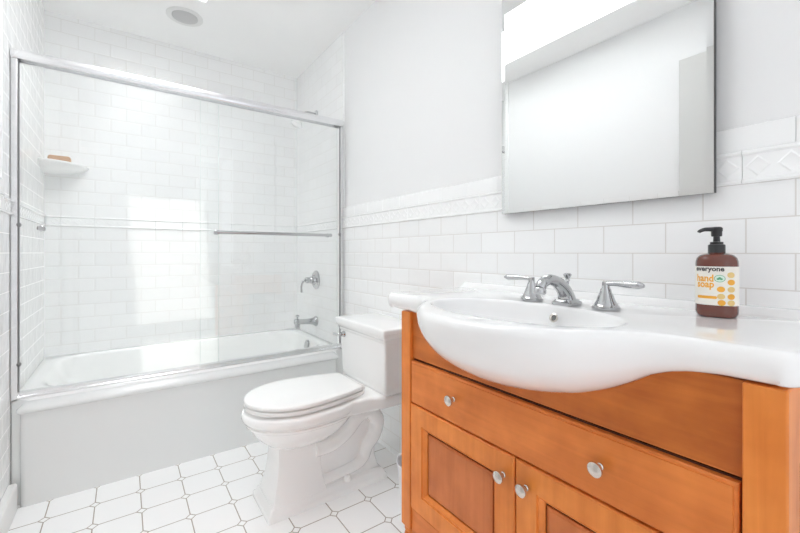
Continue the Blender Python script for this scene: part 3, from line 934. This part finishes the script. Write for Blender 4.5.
for hy, sg in ((0.468, -1), (0.676, 1)):
    hx = 0.945
    ho = MB().lathe([(0.030, 0), (0.031, 0.003), (0.031, 0.007), (0.0275, 0.010), (0.026, 0.013), (0.021, 0.022), (0.0165, 0.034), (0.0130, 0.042), (0.0118, 0.048), (0.0090, 0.052), (0.0082, 0.060), (0.0082, 0.066), (0, 0.068)], (hx, hy, ZS), (0, 0, 1), 32).build('handle', M['chrome'], fa)
    lvv = MB().tube([(hx, hy - sg * 0.006, ZS + 0.0620), (hx - 0.002, hy + sg * 0.022, ZS + 0.0630), (hx - 0.005, hy + sg * 0.050, ZS + 0.0635), (hx - 0.008, hy + sg * 0.076, ZS + 0.0630), (hx - 0.009, hy + sg * 0.088, ZS + 0.0620)], [.0065, .0070, .0100, .0104, .0045], 16, sy=0.85)
    lvv.build('lever', M['chrome'], ho)

fa.location.z += 0.0012

# ------------------------------------------------------------------ mirror cabinet
MY0, MY1, MZ0, MZ1, MX = 0.304, 0.920, 1.189, 2.06, 1.110
mi = thing('mirror_cabinet', 'frameless mirror with slanted glass edges hanging on the wall above the sink', 'mirror', (XR, 0.612, MZ0))
MB().box((MX + 0.0026, MY0, MZ0 + 0.001), (XR - 0.0095, MY1, MZ1)).build('cabinet_box', M['darkedge'], mi, angle=0)
def mr(i, x):
    return [(x, MY0 + i, MZ0 + i), (x, MY1 - i, MZ0 + i), (x, MY1 - i, MZ1 - i), (x, MY0 + i, MZ1 - i)]
MB().loft([mr(0, MX + 0.0025), mr(0, MX + 0.0011), mr(0.013, MX)]).build('mirror_glass', M['mirror'], mi, angle=1)

# ------------------------------------------------------------------ soap bottle
BX, BY, BZ = 1.039, 0.279, ZS + 0.0005
so_ = thing('soap_dispenser', 'brown pump bottle of hand soap with cream label on the sink corner', 'soap bottle', (BX, BY, BZ))
dirc = Vector((-BX, -BY, 0)).normalized()          # label side looks into the room
side = Vector((-dirc.y, dirc.x, 0))                # to the left in the photo is -side or +side, see below
def bring(a, b_, z, e=2.5, n_=64):
    out = []
    for j in range(n_):
        t_ = 2 * PI * j / n_
        c_, s_ = math.cos(t_), math.sin(t_)
        u_ = a * math.copysign(abs(c_) ** (2 / e), c_)
        v_ = b_ * math.copysign(abs(s_) ** (2 / e), s_)
        p = Vector((BX, BY, BZ + z)) + side * u_ + dirc * v_
        out.append(tuple(p))
    return out
A_, B_ = 0.0365, 0.031
bt = MB().loft([bring(A_ * k_, B_ * k_, z, 2.5 if k_ > .6 else 2.0) for k_, z in ((.80, 0), (.90, .0015), (.97, .005), (1, .011), (1, .060), (1, .112), (.985, .119), (.93, .126), (.80, .1315), (.60, .1345), (.42, .136), (.38, .138), (.36, .142))])
bt.build('bottle', M['amber'], so_, angle=45)
MB().lathe([(0.0155, 0.137), (0.0150, 0.138), (0.0150, 0.153), (0.0140, 0.1545), (0.0115, 0.155), (0.0115, 0.160), (0.0062, 0.161), (0.0055, 0.176), (0, 0.176)], (BX, BY, BZ), (0, 0, 1), 32).build('collar', M['pump'], so_)
pmp = MB().lathe([(0.0085, 0.172), (0.0095, 0.174), (0.0095, 0.182), (0.0105, 0.184), (0.0105, 0.190), (0.008, 0.1925), (0, 0.193)], (BX, BY, BZ), (0, 0, 1), 24)
lf = -side if (-side).dot(Vector((-math.cos(YAW) * -1, 0, 0))) < 0 else side
lf = Vector((-math.cos(YAW), math.sin(YAW), 0))       # towards the left of the photo
c0 = Vector((BX, BY, BZ + 0.1875))
pmp.tube([c0, c0 + lf * 0.012, c0 + lf * 0.026 + Vector((0, 0, -0.0005)), c0 + lf * 0.036 + Vector((0, 0, -0.004)), c0 + lf * 0.038 + Vector((0, 0, -0.0065))], [.0055, .0048, .0042, .0036, .0032], 14)
pmp.build('pump_head', M['pump'], so_)

# wrap flat artwork (s along the label from its middle, positive to the photo's right; h = height) onto the bottle
e_ = 2.5
tabl = []
acc = 0.0
prev = None
for j in range(0, 1601):
    t_ = -PI / 2 + PI * j / 1600.0          # angle measured so that t=0 faces dirc
    c_, s_ = math.cos(t_), math.sin(t_)
    v_ = B_ * abs(c_) ** (2 / e_)
    u_ = A_ * math.copysign(abs(s_) ** (2 / e_), s_)
    if prev is not None:
        acc += math.hypot(u_ - prev[0], v_ - prev[1])
    prev = (u_, v_)
    tabl.append((acc, u_, v_))
half = acc / 2
rt = -lf
rt_side = side if side.dot(rt) > 0 else -side
def wrap(s_, h_, d_):
    s2 = min(max(s_ + half, 0.0), acc)
    lo, hi = 0, 1600
    while hi - lo > 1:
        mid = (lo + hi) // 2
        if tabl[mid][0] < s2: lo = mid
        else: hi = mid
    f_ = (s2 - tabl[lo][0]) / max(tabl[hi][0] - tabl[lo][0], 1e-9)
    u_ = tabl[lo][1] + (tabl[hi][1] - tabl[lo][1]) * f_
    v_ = tabl[lo][2] + (tabl[hi][2] - tabl[lo][2]) * f_
    nx, ny = (abs(u_) / A_) ** (e_ - 1) / A_ * math.copysign(1, u_), (max(v_, 0) / B_) ** (e_ - 1) / B_
    l = math.hypot(nx, ny) or 1
    return Vector((BX, BY, BZ + h_)) + rt_side * (u_ + d_ * nx / l) + dirc * (v_ + d_ * ny / l)
LZ0, LZ1 = 0.0265, 0.108
lb = MB()
ss = [-0.050 + 0.100 * i / 60 for i in range(61)]
lb.loft([[wrap(s_, LZ0, 0.0001) for s_ in ss], [wrap(s_, LZ0, 0.0005) for s_ in ss], [wrap(s_, LZ1, 0.0005) for s_ in ss], [wrap(s_, LZ1, 0.0001) for s_ in ss]], closed=False, cap0=False, cap1=False)
lbo = lb.build('label', M['label'], so_, angle=40)

def oval_mark(name, s0, h0, ra, rb, mat, d_=0.0008):
    m_ = MB()
    ring = [wrap(s0 + ra * math.cos(2 * PI * j / 28), h0 + rb * math.sin(2 * PI * j / 28), d_) for j in range(28)]
    m_.add(ring + [wrap(s0, h0, d_)], [(j, (j + 1) % 28, 28) for j in range(28)])
    return m_.build(name, mat, lbo, angle=0, recalc=False)

def text_mark(name, txt, s0, h0, width, height, mat, d_=0.0009):
    cu = bpy.data.curves.new('lettering', 'FONT')
    cu.body = txt
    cu.resolution_u = 3
    cu.offset = 0.03
    tmp = bpy.data.objects.new('lettering', cu)
    COL.objects.link(tmp)
    bpy.context.view_layer.update()
    dg = bpy.context.evaluated_depsgraph_get()
    me = bpy.data.meshes.new_from_object(tmp.evaluated_get(dg))
    COL.objects.unlink(tmp)
    bpy.data.objects.remove(tmp)
    bm = bmesh.new(); bm.from_mesh(me)
    bmesh.ops.triangulate(bm, faces=bm.faces)
    xs = [v.co.x for v in bm.verts]
    xa, xb = min(xs), max(xs)
    k_ = width / (xb - xa)
    ky = height          # metres for one font unit
    m_ = MB()
    m_.v = [tuple(wrap(s0 + (v.co.x - xa) * k_, h0 + v.co.y * ky, d_)) for v in bm.verts]
    bm.verts.index_update()
    m_.f = [tuple(v.index for v in f.verts) for f in bm.faces]
    bm.free()
    bpy.data.meshes.remove(me)
    return m_.build(name, mat, lbo, angle=0, recalc=False)

text_mark('brand_lettering', 'everyone', -0.0375, 0.0985, 0.0500, 0.0145, M['ink'])
text_mark('product_lettering', 'hand', -0.0350, 0.0765, 0.0300, 0.0205, M['orange'])
text_mark('product_lettering', 'soap', -0.0340, 0.0640, 0.0300, 0.0205, M['orange'])
oval_mark('badge', 0.0050, 0.0830, 0.0092, 0.0076, M['green'])
oval_mark('badge_field', 0.0050, 0.0830, 0.0082, 0.0066, M['palegreen'], 0.0010)
for ds, dh in ((-0.0025, 0.0), (0.0025, 0.0), (0.0, 0.0022)):
    oval_mark('badge_leaf', 0.0050 + ds, 0.0820 + dh, 0.0026, 0.0019, M['green'], 0.0012)
for s0, h0, mm in ((0.0235, 0.0905, 'sand'), (0.0240, 0.0755, 'orange'), (0.0240, 0.0605, 'sand'), (0.0240, 0.0455, 'orange'), (0.0240, 0.0325, 'sand'), (0.0070, 0.0605, 'orange'), (0.0072, 0.0455, 'sand'), (0.0080, 0.0325, 'orange')):
    oval_mark('dot', s0, h0, 0.0066, 0.0060, M[mm])
pl = MB()
top, bot = [], []
for j in range(41):
    u_ = -0.0175 + 0.0175 * 2 * j / 40
    e2 = 0.0030 * math.sqrt(max(0.0, 1 - max(0.0, (abs(u_) - 0.0145) / 0.0030) ** 2))
    top.append(wrap(-0.0165 + u_, 0.0430 + e2, 0.0009)); bot.append(wrap(-0.0165 + u_, 0.0430 - e2, 0.0009))
pl.loft([bot, top], closed=False, cap0=False, cap1=False)
pl.build('banner', M['orange'], lbo, angle=0, recalc=False)

# ------------------------------------------------------------------ waste bin
wb = MB().lathe([(0.0, 0.001), (0.074, 0.001), (0.078, 0.006), (0.092, 0.215), (0.095, 0.218), (0.0965, 0.223), (0.0945, 0.227), (0.091, 0.225), (0.076, 0.012), (0.0, 0.010)], (0.955, 1.197, 0), (0, 0, 1), 40, cap0=False, cap1=False)
tag(wb.build('waste_bin', M['plastic_white'], angle=40), 'small white plastic waste bin half hidden between the toilet and the vanity', 'waste bin')

for o in bpy.data.objects:
    if '_o' in o:
        del o['_o']
